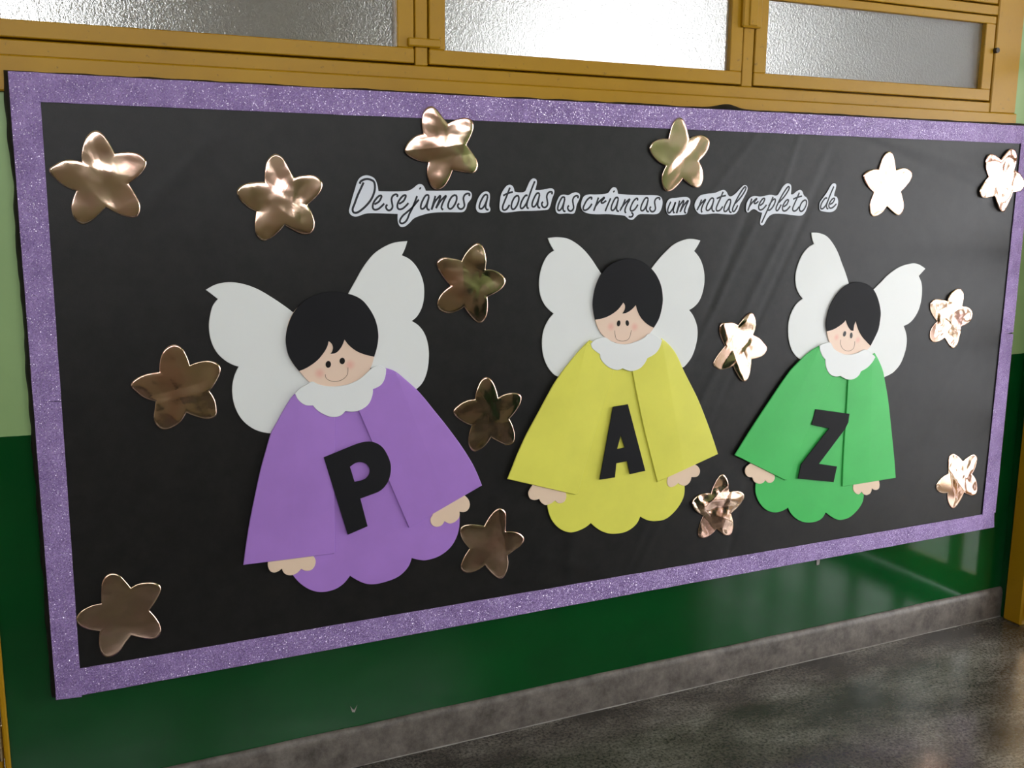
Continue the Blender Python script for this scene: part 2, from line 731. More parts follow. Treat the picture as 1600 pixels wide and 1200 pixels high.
# ------------------------------------------------------------------ yellow steel window with frosted sashes
win = empty('window_1', (1.4, 0.0, WZ0))
tag(win, 'ochre yellow steel window with frosted glass sashes above the board', kind='structure')
YFR = -0.004
MUL = [(-0.08, -0.048), (0.890, 0.922), (1.858, 1.894)]
ROWS = [(1.797, 2.056), (2.092, 2.351), (2.387, 2.646)]
MB().box(WX0, WX1 + 0.0, -0.016, 0.06, 1.690, 1.762, 0.003).obj('sill', M['frame'], win)
MB().box(WX0, WX1, YFR, 0.06, 1.762, 1.7935, 0.002).obj('rail', M['frame'], win)
for a, c in ((2.0595, 2.0885), (2.3545, 2.3835), (2.6495, 2.73)):
    MB().box(WX0, WX1, YFR, 0.06, a, c, 0.002).obj('rail', M['frame'], win)
MB().box(2.8415, WX1, YFR - 0.004, 0.06, 1.762, 2.73, 0.003).obj('jamb', M['frame'], win)
MB().box(WX0, -0.0835, YFR - 0.004, 0.06, 1.762, 2.73, 0.003).obj('jamb', M['frame'], win)
for a, c in MUL[1:]:
    MB().box(a, c, YFR - 0.001, 0.06, 1.7935, 2.65, 0.002).obj('mullion', M['frame'], win)
MB().box(-0.08, -0.052, YFR - 0.001, 0.06, 1.7935, 2.65, 0.002).obj('mullion', M['frame'], win)
bays = [(-0.048, 0.890), (0.922, 1.858), (1.894, 2.838)]
GA = 0.0035
for (za, zb) in ROWS:
    for (xa, xb) in bays:
        xa_, xb_, za_, zb_ = xa + GA, xb - GA, za + 0.001, zb - 0.001
        sw, sz0, sz1 = 0.0415, 0.035, 0.023
        f = MB()
        yo, yi = -0.007, 0.024
        f.box(xa_, xb_, yo, yi, za_, za_ + sz0, 0.002)
        f.box(xa_, xb_, yo, yi, zb_ - sz1, zb_, 0.002)
        f.box(xa_, xa_ + sw, yo, yi, za_ + sz0, zb_ - sz1, 0.002)
        f.box(xb_ - sw, xb_, yo, yi, za_ + sz0, zb_ - sz1, 0.002)
        s = f.obj('sash', M['frame'], win)
        MB().box(xa_ + sw - 0.006, xb_ - sw + 0.006, 0.008, 0.012, za_ + sz0 - 0.006, zb_ - sz1 + 0.006).obj('pane', M['glass'], s)
for (za, zb) in ROWS:
    for (xa, xb) in bays:
        f = MB()
        for q in ((xa - 0.006, xb + 0.006, za - 0.008, za + 0.012), (xa - 0.006, xb + 0.006, zb - 0.012, zb + 0.008), (xa - 0.006, xa + 0.014, za + 0.012, zb - 0.012), (xb - 0.014, xb + 0.006, za + 0.012, zb - 0.012)):
            f.box(q[0], q[1], 0.026, 0.058, q[2], q[3])
        f.obj('rebate', M['frame'], win)
# catch plate across the first mullion, hinge plates on the second, pin on the right
MB().box(0.869, 0.953, -0.016, -0.004, 1.836, 1.856, 0.003).obj('catch_plate', M['frame'], win)
k = MB().box(1.842, 1.908, -0.020, -0.004, 1.950, 2.05, 0.004)
k.box(1.862, 1.89, -0.024, -0.019, 1.955, 2.05, 0.002)
k.obj('hinge_plate', M['frame'], win)
for x in (0.873, 0.937):
    MB().box(x - 0.010, x + 0.010, -0.015, -0.003, 1.955, 1.99, 0.003).obj('stop_block', M['frame'], win)
MB().cyl((2.838, -0.02, 1.952), (2.838, 0.0, 1.952), 0.008).obj('pin', M['darkmetal'], win)

# high windows opposite the board and windows of the far room: steel frames in the openings
wn = 2
for wins, wz, yy in ((FWIN, FWZ, YFRONT - 0.08), (BWIN, BWZ, YB + 0.08)):
    for a, e in wins:
        w = empty('window_%d' % wn, ((a + e) / 2, yy, wz[0]))
        tag(w, ('ochre steel window high in the wall opposite the board' if wins is FWIN else 'ochre steel window of the room behind the frosted glass'), kind='structure')
        wn += 1
        f = MB()
        for z in (wz[0], wz[1] - 0.04):
            f.box(a, e, yy - 0.02, yy + 0.02, z, z + 0.04)
        nn = 3
        for i in range(nn + 1):
            x = a + (e - a - 0.04) * i / nn
            f.box(x, x + 0.04, yy - 0.02, yy + 0.02, wz[0] + 0.04, wz[1] - 0.04)
        f.obj('window_frame', M['frame'], w)

# ------------------------------------------------------------------ doors
d1 = empty('door_1', (-0.55, 0.0, 0.0))
tag(d1, 'ochre yellow door with frame and brass hinge beside the dark green wall', kind='structure')
MB().box(DJ - 0.012, DJ, -0.016, 0.10, 0.0, 2.12, 0.003).obj('jamb', M['frame'], d1)
MB().box(DX0, DX0 + 0.03, -0.016, 0.10, 0.0, 2.12, 0.003).obj('jamb', M['frame'], d1)
MB().box(DX0 + 0.03, DJ - 0.012, -0.016, 0.10, 2.07, 2.12, 0.003).obj('door_head', M['frame'], d1)
lf = MB().box(DX0 + 0.033, DJ - 0.0155, 0.004, 0.044, 0.008, 2.066, 0.003)
lf.box(-0.92, -0.22, -0.001, 0.006, 0.25, 0.95, 0.004).box(-0.92, -0.22, -0.001, 0.006, 1.15, 1.95, 0.004)
lf.obj('door_leaf', M['frame'], d1)
for z in (0.262, 1.05, 1.85):
    h = MB()
    for q in range(3):
        h.cyl((DJ - 0.018, -0.006, z - 0.04 + q * 0.027), (DJ - 0.018, -0.006, z - 0.04 + q * 0.027 + 0.0255), 0.0065)
    h.cyl((DJ - 0.018, -0.006, z - 0.046), (DJ - 0.018, -0.006, z + 0.046), 0.004)
    h.obj('hinge', M['brass'], d1, smooth=False)

d2 = empty('door_2', (X1 + 0.05, -0.99, 0.0))
tag(d2, 'ochre yellow steel grille door in the side wall corner', kind='structure')
gx0, gx1 = X1 - 0.012, X1 + 0.06
MB().box(gx0, gx1, y1 - 0.075, y1, 0, z1, 0.006).obj('jamb', M['frame'], d2)
MB().box(gx0, gx1, y0, y0 + 0.075, 0, z1, 0.006).obj('jamb', M['frame'], d2)
MB().box(gx0, gx1, y0 + 0.075, y1 - 0.075, z1 - 0.07, z1, 0.006).obj('door_head', M['frame'], d2)
ys0, ys1 = y0 + 0.078, y1 - 0.078
for z in (0.012, 0.37, 0.68, 0.99, 1.30, 1.61, 1.92, 2.23):
    h = 0.095 if z < 0.1 else 0.038
    MB().box(X1 + 0.012, X1 + 0.048, ys0, ys1, z, z + h, 0.003).obj('cross_bar', M['frame'], d2)
yy = -0.208
while yy > ys0:
    MB().box(X1 + 0.016, X1 + 0.044, max(ys0, yy - 0.05), yy, 0.107, 2.23, 0.003).obj('upright_bar', M['frame'], d2)
    yy -= 0.257

# ------------------------------------------------------------------ bulletin board
YS = -0.0330                                   # front of the border strips
YFAB = -0.0300
ZT, ZB = 1.497 + 0.0954 * 2.4, 1.497 - 0.4757 * 2.4
BX0, BX1 = 0.0034, 3.0187
board = empty('bulletin_board', ((BX0 + BX1) / 2, 0.0, ZB))
tag(board, 'long wall board covered in black fabric with a glittery purple border', 'bulletin board')
MB().box(BX0 + 0.004, BX1 - 0.004, -0.026, -0.0005, ZB + 0.004, ZT - 0.004).obj('panel', M['cream'], board)

random.seed(4)
# folds of the cloth: lines in the photograph (x0,y0,x1,y1,width px,height)
FOLDS = [(1060, 700, 1230, 350, 9, 1.0), (1085, 720, 1262, 330, 7, -0.9), (1040, 640, 1190, 330, 8, 0.8), (1110, 480, 1170, 330, 8, -0.8),
         (1000, 880, 1120, 640, 9, 0.7), (880, 980, 900, 760, 10, 0.5), (960, 940, 1010, 820, 8, 0.6), (1240, 350, 1290, 240, 8, 0.6),
         (1330, 210, 1540, 300, 9, -1.0), (1370, 215, 1560, 275, 7, 0.8), (850, 870, 950, 900, 10, 0.5), (1420, 700, 1500, 560, 12, 0.6),
         (1350, 800, 1480, 640, 10, -0.5), (640, 900, 700, 960, 9, 0.5), (300, 950, 420, 880, 12, 0.5), (220, 330, 330, 220, 14, 0.5),
         (1210, 330, 1250, 210, 7, 0.7), (1090, 330, 1190, 200, 8, 0.6), (1140, 860, 1180, 700, 8, -0.6)]
FL = []
for (ax, ay, bx, by, w, hh) in FOLDS:
    a, c = Vector(P(ax, ay, YFAB)), Vector(P(bx, by, YFAB))
    wm = w * 0.0013
    FL.append((a, c, wm, hh))


def fab_h(x, z):
    h = 0.0005 * mnoise.noise(Vector((x * 5, z * 5, 0))) + 0.00025 * mnoise.noise(Vector((x * 16, z * 16, 4)))
    p = Vector((x, z))
    for a, c, w, hh in FL:
        d = c - a
        L = d.length
        t = (p - a).dot(d) / (L * L)
        if t < -0.4 or t > 1.4:
            continue
        q = a + d * t
        s = (p - q).length
        if s < 4 * w:
            e = 1.0 if 0 <= t <= 1 else max(0.0, 1 - (abs(t - 0.5) - 0.5) / 0.4)
            h += 0.0013 * hh * e * e * math.exp(-(s / w) ** 2)
    return max(-0.0012, min(0.00115, h))


V, F = [], []
NXG, NZG = 330, 150
for j in range(NZG + 1):
    for i in range(NXG + 1):
        x = BX0 + (BX1 - BX0) * i / NXG
        z = ZB + (ZT - ZB) * j / NZG
        V.append((x, YFAB - fab_h(x, z), z))
for j in range(NZG):
    for i in range(NXG):
        a = j * (NXG + 1) + i
        F.append((a, a + 1, a + NXG + 2, a + NXG + 1))
# ragged overhanging rim turned back to the wall
per = [(i, 0) for i in range(NXG)] + [(NXG, j) for j in range(NZG)] + [(i, NZG) for i in range(NXG, 0, -1)] + [(0, j) for j in range(NZG, 0, -1)]
r0 = [j * (NXG + 1) + i for i, j in per]
r1, r2 = [], []
bumpx = P(1140, 168, YFAB)[0]
for k_, (i, j) in enumerate(per):
    x, y, z = V[r0[k_]]
    nz_ = 0.5 + 0.5 * mnoise.noise(Vector((x * 7, z * 7, 2))) + 0.35 * mnoise.noise(Vector((x * 23, z * 23, 5)))
    nz_ = max(0.05, nz_)
    dx = dz = 0.0
    if i == 0:
        dx = -(0.004 + 0.009 * nz_)
    if i == NXG:
        dx = 0.001
    if j == 0:
        dz = -0.001
    if j == NZG:
        dz = 0.0025 + 0.005 * nz_ + 0.010 * math.exp(-((x - bumpx) / 0.035) ** 2)
    V.append((x + dx, -0.020, z + dz))
    r1.append(len(V) - 1)
    V.append((x + dx * 1.05, -0.0008, z + dz * 1.05))
    r2.append(len(V) - 1)
n = len(per)
for k_ in range(n):
    q = (k_ + 1) % n
    F.append((r0[q], r0[k_], r1[k_], r1[q]))
    F.append((r1[q], r1[k_], r2[k_], r2[q]))
part('fabric_cover', V, F, M['fabric'], board, smooth=True)


def strip(pts, lift, name='border_strip'):
    """one purple strip: four photo corners, gently wavy edges"""
    yf = YS - lift
    q = [Vector(P(a, c, yf)) for a, c in pts]
    ring = []
    sd = random.random() * 50
    for e in range(4):
        a, c = q[e], q[(e + 1) % 4]
        nn = max(1, int((c - a).length / 0.04))
        d = (c - a).normalized()
        nv = Vector((-d.y, d.x))
        for i in range(nn):
            t = i / nn
            w = 0.0009 * mnoise.noise(Vector((sd + e * 7 + t * nn * 0.6, 1, 1))) if 0 < i else 0
            ring.append(tuple(a + (c - a) * t + nv * w))
    V, F = sheet(ring, [], yf, yf + 0.0017, 0.0004)
    return part(name, V, F, M['glitter'], board)


def top_o(x): return 111 + (x - 12) * 0.05387
def top_i(x): return 160 + (x - 63.5) * (225 - 160) / (1595.8 - 63.5) - 0.5
def bot_o(x): return 1094 + (x - 87.5) * (824 - 1094) / (1553.5 - 87.5)
def bot_i(x): return 1045 + (x - 124.5) * (804 - 1045) / (1535 - 124.5)
def lef_o(y): return 12 + (y - 111) * (87.5 - 12) / (1094 - 111)
def lef_i(y): return 63.5 + (y - 160) * (124.5 - 63.5) / (1045 - 160)
def rig_o(y): return 1598.7 + (y - 370) * (1553.5 - 1598.7) / (824 - 370)
def rig_i(y): return 1595.8 + (y - 225) * (1535 - 1595.8) / (804 - 225)


tj = [58, 692, 917, 1239, 1502, 1619]
for i in range(len(tj) - 1):
    a, c = tj[i], tj[i + 1] + (3 if i < len(tj) - 2 else 0)
    strip([(a, top_i(a)), (c, top_i(c)), (c, top_o(c)), (a, top_o(a))], 0.0003 * (i % 2))
bj = [125, 538, 868, 1201, 1447, 1553.5]
for i in range(len(bj) - 1):
    a, c = bj[i] - (3 if i else 0), bj[i + 1]
    strip([(a, bot_o(a)), (c, bot_o(c)), (c, bot_i(c)), (a, bot_i(a))], 0.0003 * (i % 2))
lj = [111, 628, 1094]
for i in range(2):
    a, c = lj[i], lj[i + 1]
    strip([(lef_o(c), c), (lef_i(c), c - 5 if i else c), (lef_i(a), a + 2 if i == 0 else a - 2), (lef_o(a), a)], 0.0008)
rj = [197, 521, 803]
for i in range(2):
    a, c = rj[i], rj[i + 1]
    strip([(rig_i(c), c + 2), (rig_o(c), c - 2), (rig_o(a), a + 1), (rig_i(a), a)], 0.0006 + 0.0002 * i)
# scraps of tape under the border, a chipped spot of paint
tp = P(1279, 877, -0.003)
V, F = sheet([(tp[0] - 0.007, tp[1] - 0.013), (tp[0] + 0.004, tp[1] - 0.012), (tp[0] + 0.008, tp[1] + 0.02), (tp[0] - 0.009, tp[1] + 0.02)], [], -0.003, -0.001, 0.0003)
part('tape_scrap', V, F, M['dust'], board)


# ------------------------------------------------------------------ angels
def crease(o, line, zoom, yf):
    """soft fold along a line: split the front sheet there and lift the ridge"""
    org = world_of(o)
    x0, y0_, k = zoom
    a, c = (Vector(P(x0 + u / k, y0_ + v / k, yf)) for u, v in line)
    d = (c - a).normalized()
    nrm = Vector((-d.y, 0, d.x))
    co = Vector((a.x, yf, a.y)) - org
    bm = bmesh.new()
    bm.from_mesh(o.data)
    bmesh.ops.bisect_plane(bm, geom=bm.verts[:] + bm.edges[:] + bm.faces[:], plane_co=co, plane_no=nrm, dist=1e-6)
    for v in bm.verts:
        if abs((v.co - co).dot(nrm)) < 1e-5 and abs(v.co.y + org.y - yf) < 1e-4:
            v.co.y -= 0.0017
    bm.to_mesh(o.data)
    bm.free()




def angel(colour, label, Z1, Z2, D):
    base = D['base']
    bx, bz = P(base[0], base[1], YFAB)
    a = empty('angel_cutout', (bx, YFAB, bz))
    tag(a, label, 'angel decoration', 'foam angels on the board')
    cutout('wing', D['wingL'], Z1, -0.0332, 0.0019, M['wing'], a)
    cutout('wing', D['wingR'], Z1, -0.0332, 0.0019, M['wing'], a)
    cutout('robe', D['robe'], Z2, -0.0352, 0.0019, M[colour], a)
    cutout('hand', D['handL'], Z2, -0.0368, 0.0015, M['hand'], a)
    cutout('hand', D['handR'], Z2, -0.0368, 0.0015, M['hand'], a)
    for key, fk in (('slL', 'foldL'), ('slR', 'foldR')):
        o = cutout('sleeve', D[key], Z2, -0.0400, 0.0031, M[colour], a, bevel=0.0014)
        crease(o, D[fk], Z2, -0.0400)
    cutout('letter', D['letter'], Z2, -0.0424, 0.0016, M['black'], a, D.get('holes', ()))['label'] = 'black block letter ' + D['ch']
    yh = -0.0373
    x0, y0_, k = Z1
    ck = []
    for (u, v, r) in D['cheeks']:
        c = P(x0 + u / k, y0_ + v / k, yh)
        ck.append((c[0], yh, c[1]))
    hd = cutout('head', D['head'], Z1, yh, 0.0019, face_mat('skin_foam', ck, D['cheeks'][0][2] / k * 0.00175), a)
    cutout('hair', D['hair'], Z1, -0.0390, 0.0016, M['black'], a)
    cutout('collar', D['collar'], Z1, -0.0424, 0.0028, M['collar'], a)
    for (u, v, rx, ry, tl) in D['eyes']:
        ring = [P(x0 + (u + px) / k, y0_ + (v + py) / k, yh - 0.0006) for px, py in ellipse(0, 0, rx, ry, tl)]
        V, F = sheet(ring, [], yh - 0.0006, yh + 0.0002, 0.0002)
        part('eye', V, F, M['eye'], hd)
    pts = smooth_ring([(x0 + u / k, y0_ + v / k, False) for u, v, _ in parse(D['smile'])], 1.0, False)
    V, F = ribbon([P(p[0], p[1], yh - 0.0004) for p in pts], 0.0011, yh - 0.0004, 0.0005)
    part('smile', V, F, M['smile'], hd)
    return a


angel('purple', 'angel with purple robe, white wings and letter P, beside the yellow angel', (300, 360, 3.33333), (360, 600, 3.52857), dict(
    foldL=((370, 200), (330, 900)), foldR=((960, 60), (1190, 640)),
    ch='P', base=(560, 915),
    wingL='72,310* 130,280 200,270 270,280 340,305 410,345 470,385 530,430 600,500* 640,800* 520,1000* 412,1058* 355,1048 305,1025 260,985 228,930 212,870 210,810 222,755 243,710* 205,697 165,672 125,630 98,570 88,500 95,440 110,390 135,358* 103,333',
    wingR='815,328* 850,265 890,195 940,130 990,92 1050,65 1122,56* 1110,95 1093,130* 1140,155 1180,205 1205,270 1210,330 1200,395 1175,445 1145,472* 1185,500 1215,545 1232,610 1233,680 1222,745 1200,795 1168,828* 1050,840* 860,640* 780,420*',
    head='492,565 500,490 530,425 580,375 650,337 730,322 815,335 880,365 925,415 955,475 968,545 965,600 950,657 930,718 890,772 830,812 760,828 690,826 620,797 560,735 522,680 500,630',
    hair='558,733* 600,715 650,680 685,640 705,605 712,577* 728,590 735,610 730,632 722,643* 752,637 780,605 795,568* 820,600 860,630 905,648 950,658* 966,600 971,540 957,470 925,408 880,358 815,330 730,317 650,333 580,372 530,428 500,498 489,570 500,640 525,690',
    collar='537,850* 560,825 600,802 625,788 660,802 705,812 760,812 820,800 880,770 935,720 960,706 990,706 1012,722* 1005,770 985,805 943,827* 940,860 920,905 880,935 838,945 800,941* 770,967 725,972 680,955 650,935 630,912* 590,910 555,885',
    eyes=[(710, 698, 14, 18, 0.1), (783, 680, 14, 17, 0.1)],
    smile='694,750 697,766 712,780 740,787 770,783 797,767 811,745 813,714',
    cheeks=[(665, 745, 34), (823, 700, 30)],
    slL='355,55* 330,85 290,150 255,215 225,270 195,370 165,480 135,620 105,770 85,900 72,999* 575,935* 577,150* 577,40* 440,20*',
    slR='708,150* 985,793* 1388,560* 1360,490 1330,430 1280,350 1200,240 1120,140 1070,78 1027,30 963,-27 910,-69 857,-88* 780,-40* 720,60*',
    robe='345,1055* 385,1100 440,1135 500,1148 570,1135 620,1105 660,1058* 695,1080 740,1100 790,1105 860,1090 930,1060 980,1010 1000,960* 1040,970 1080,972 1150,950 1210,905 1245,850 1262,790 1264,730* 1100,300* 960,60* 800,40* 550,40* 400,150* 250,600*',
    handL='207,985 208,1010 222,1034 245,1040 270,1030 284,1018* 298,1045 330,1056 365,1045 391,1019* 412,1030 445,1027 466,1003 470,970 455,945 440,915* 230,930*',
    handR='1300,622 1317,645 1320,675 1305,700 1285,707 1264,704* 1262,735 1240,760 1210,770 1181,757* 1165,780 1135,788 1110,775 1103,745 1115,722 1120,690* 1270,600*',
    letter='515,405* 620,362 700,330 745,319 790,321 835,345 868,395 885,450 880,510 860,555 825,590 770,613 717,632* 757,785* 648,832*',
    holes=['660,457* 690,436 715,430 748,440 768,470 763,502 740,525 685,540*']))

angel('yellow', 'angel with yellow robe and letter A, between the purple angel and the green angel', (780, 350, 4.44444), (780, 580, 4.44444), dict(
    foldL=((560, 0), (385, 760)), foldR=((1165, 0), (1275, 640)),
    ch='A', base=(960, 825),
    wingL='338,98* 400,92 470,100 530,130 590,180 640,240 680,300 713,350* 820,480* 800,850* 560,1040* 412,1062* 380,1045 345,1005 318,950 302,890 298,810 310,735 340,670 378,622* 350,600 315,560 288,500 277,430 283,350 305,275 340,215 381,185* 355,140',
    wingR='1058,310* 1100,255 1150,200 1210,145 1270,115 1330,103 1398,115* 1380,150 1355,188* 1395,240 1420,310 1427,390 1415,470 1390,535 1355,575 1320,598* 1350,640 1375,710 1378,780 1365,850 1340,920 1310,965 1282,995* 1150,1000* 980,800* 980,420*',
    head='655,560 662,480 682,410 716,347 770,290 830,260 895,246 960,252 1010,275 1056,316 1092,365 1122,432 1134,520 1128,590 1108,660 1075,722 1035,772 980,812 920,836 860,838 800,822 745,795 700,748 668,670',
    hair='667,665* 720,655 770,635 820,600 850,565 863,545* 876,565 873,595 857,622* 885,617 920,595 951,562* 965,610 990,655 1030,695 1075,721* 1110,660 1130,590 1138,520 1126,430 1095,358 1058,310 1005,267 950,245 895,240 830,254 770,284 713,343 680,408 660,478 651,560 658,620',
    collar='638,832* 665,806 700,792 738,788 790,820 870,836 950,818 1010,788 1042,762 1090,775 1132,808* 1115,860 1085,900 1030,932* 1010,970 975,1005 920,1022 885,1015 857,1003* 820,1015 770,1000 730,970 705,935 700,905* 668,882 645,860',
    eyes=[(830, 690, 12, 21, 0.15), (890, 688, 12, 20, -0.12)],
    smile='803,740 805,770 815,800 840,812 870,812 895,802 910,775 918,738',
    cheeks=[(775, 712, 42), (940, 715, 36)],
    slL='445,-5* 380,90 330,180 260,310 190,440 130,570 90,670 58,750* 528,858* 548,850* 600,650 660,450 797,0* 800,-60* 720,-180* 630,-215* 560,-145',
    slR='925,0* 1000,370 1100,771* 1521,576* 1490,480 1440,340 1380,190 1310,50 1285,0 1230,-120 1180,-185 1132,-227* 1000,-150* 910,-60*',
    robe='335,935* 350,1000 380,1055 430,1100 490,1120 540,1112 600,1085 637,1055* 670,1085 720,1115 780,1130 860,1122 910,1100 955,1060 980,1010* 1030,1035 1080,1042 1150,1030 1210,985 1260,920 1285,860 1288,790* 1200,300* 1100,-140* 700,-140* 450,300*',
    handL='203,840 204,862 216,886 245,896 279,887* 290,910 320,930 355,922 389,898* 410,917 445,912 463,890 467,860 455,830 440,800* 250,770* 222,805',
    handR='1372,655 1393,680 1393,710 1375,732 1336,735* 1325,770 1295,795 1265,792 1243,778* 1215,800 1185,805 1168,785 1168,750 1180,715* 1330,640*',
    letter='790,248* 895,230* 1016,692* 908,716* 889,625* 815,640* 805,738* 698,754*',
    holes=['845,448* 872,530* 820,541*']))

angel('green', 'angel with green robe and letter Z, next to the yellow angel', (1130, 350, 4.8), (1130, 580, 4.8), dict(
    foldL=((640, 0), (320, 700)), foldR=((1115, 0), (1085, 820)),
    ch='Z', base=(1262, 812),
    wingL='662,65* 720,68 775,90 820,140 860,210 890,290 920,370 943,445* 1000,600* 900,950* 720,1060* 578,1015* 545,990 515,945 495,880 488,810 493,730 515,660 550,600 597,560* 570,525 548,470 543,390 560,310 595,230 640,175 682,150* 668,110',
    wingR='1128,492* 1180,440 1240,380 1310,330 1380,303 1450,297 1518,335* 1495,360 1468,390* 1488,440 1493,500 1485,580 1465,650 1430,710 1395,745 1355,765* 1375,830 1378,890 1365,960 1330,1050 1280,1110 1240,1135 1210,1148* 1100,1100* 1050,900* 1060,600*',
    head='775,745 783,690 803,620 842,548 892,488 942,456 1000,443 1040,445 1083,460 1122,492 1147,533 1167,592 1178,660 1174,720 1161,790 1137,850 1107,914 1075,950 1030,975 960,988 900,982 850,960 808,908 782,835',
    hair='777,806* 830,790 880,760 910,735 921,718* 935,760 950,785 965,800 979,801* 982,770 988,748 997,728* 1015,790 1045,845 1080,885 1107,913* 1140,850 1166,790 1179,720 1183,660 1171,590 1150,528 1124,486 1085,453 1040,438 1000,436 940,450 890,483 840,543 800,618 780,688 771,750',
    collar='725,912* 760,896 805,890 830,932 870,962 930,980 1000,970 1065,942 1100,960 1142,997* 1125,1030 1085,1075 1035,1105* 1015,1140 975,1165 935,1167 905,1155 882,1140* 845,1145 805,1130 780,1095 768,1050 768,1018* 745,990 728,950',
    eyes=[(911, 824, 11, 21, 0.25), (961, 836, 10, 22, 0.05)],
    smile='882,868 881,900 893,930 920,950 950,951 975,935 986,905 988,880',
    cheeks=[(850, 850, 40), (1010, 870, 36)],
    slL='505,-5* 430,100 350,220 270,340 180,480 88,630* 466,819* 482,815* 600,520 812,60* 815,0* 770,-140* 725,-190* 660,-152 590,-92',
    slR='938,60* 925,300 905,600 894,866* 1296,801* 1285,650 1265,450 1240,220 1213,60 1200,-5 1170,-80 1140,-135* 1040,-90* 950,-20*',
    robe='243,850* 245,920 275,990 330,1045 390,1060 440,1050 487,1025* 510,1070 560,1115 620,1135 690,1130 740,1105 770,1060* 840,1108 890,1115 950,1095 1010,1040 1045,985 1056,930* 1100,300* 1060,-120* 820,-120* 500,300*',
    handL='195,700 170,722 165,760 185,790 219,797* 235,830 270,845 300,838 316,819* 340,838 370,832 388,805 385,780 370,750* 220,680*',
    handR='1171,828 1174,860 1165,885 1137,891 1116,879* 1105,915 1075,930 1050,920 1039,904* 1015,925 990,912 975,890 975,862 985,835* 1160,805*',
    letter='692,285* 949,320* 940,385* 915,435* 720,695* 855,715* 830,832* 562,805* 585,700* 795,430* 665,401*'))

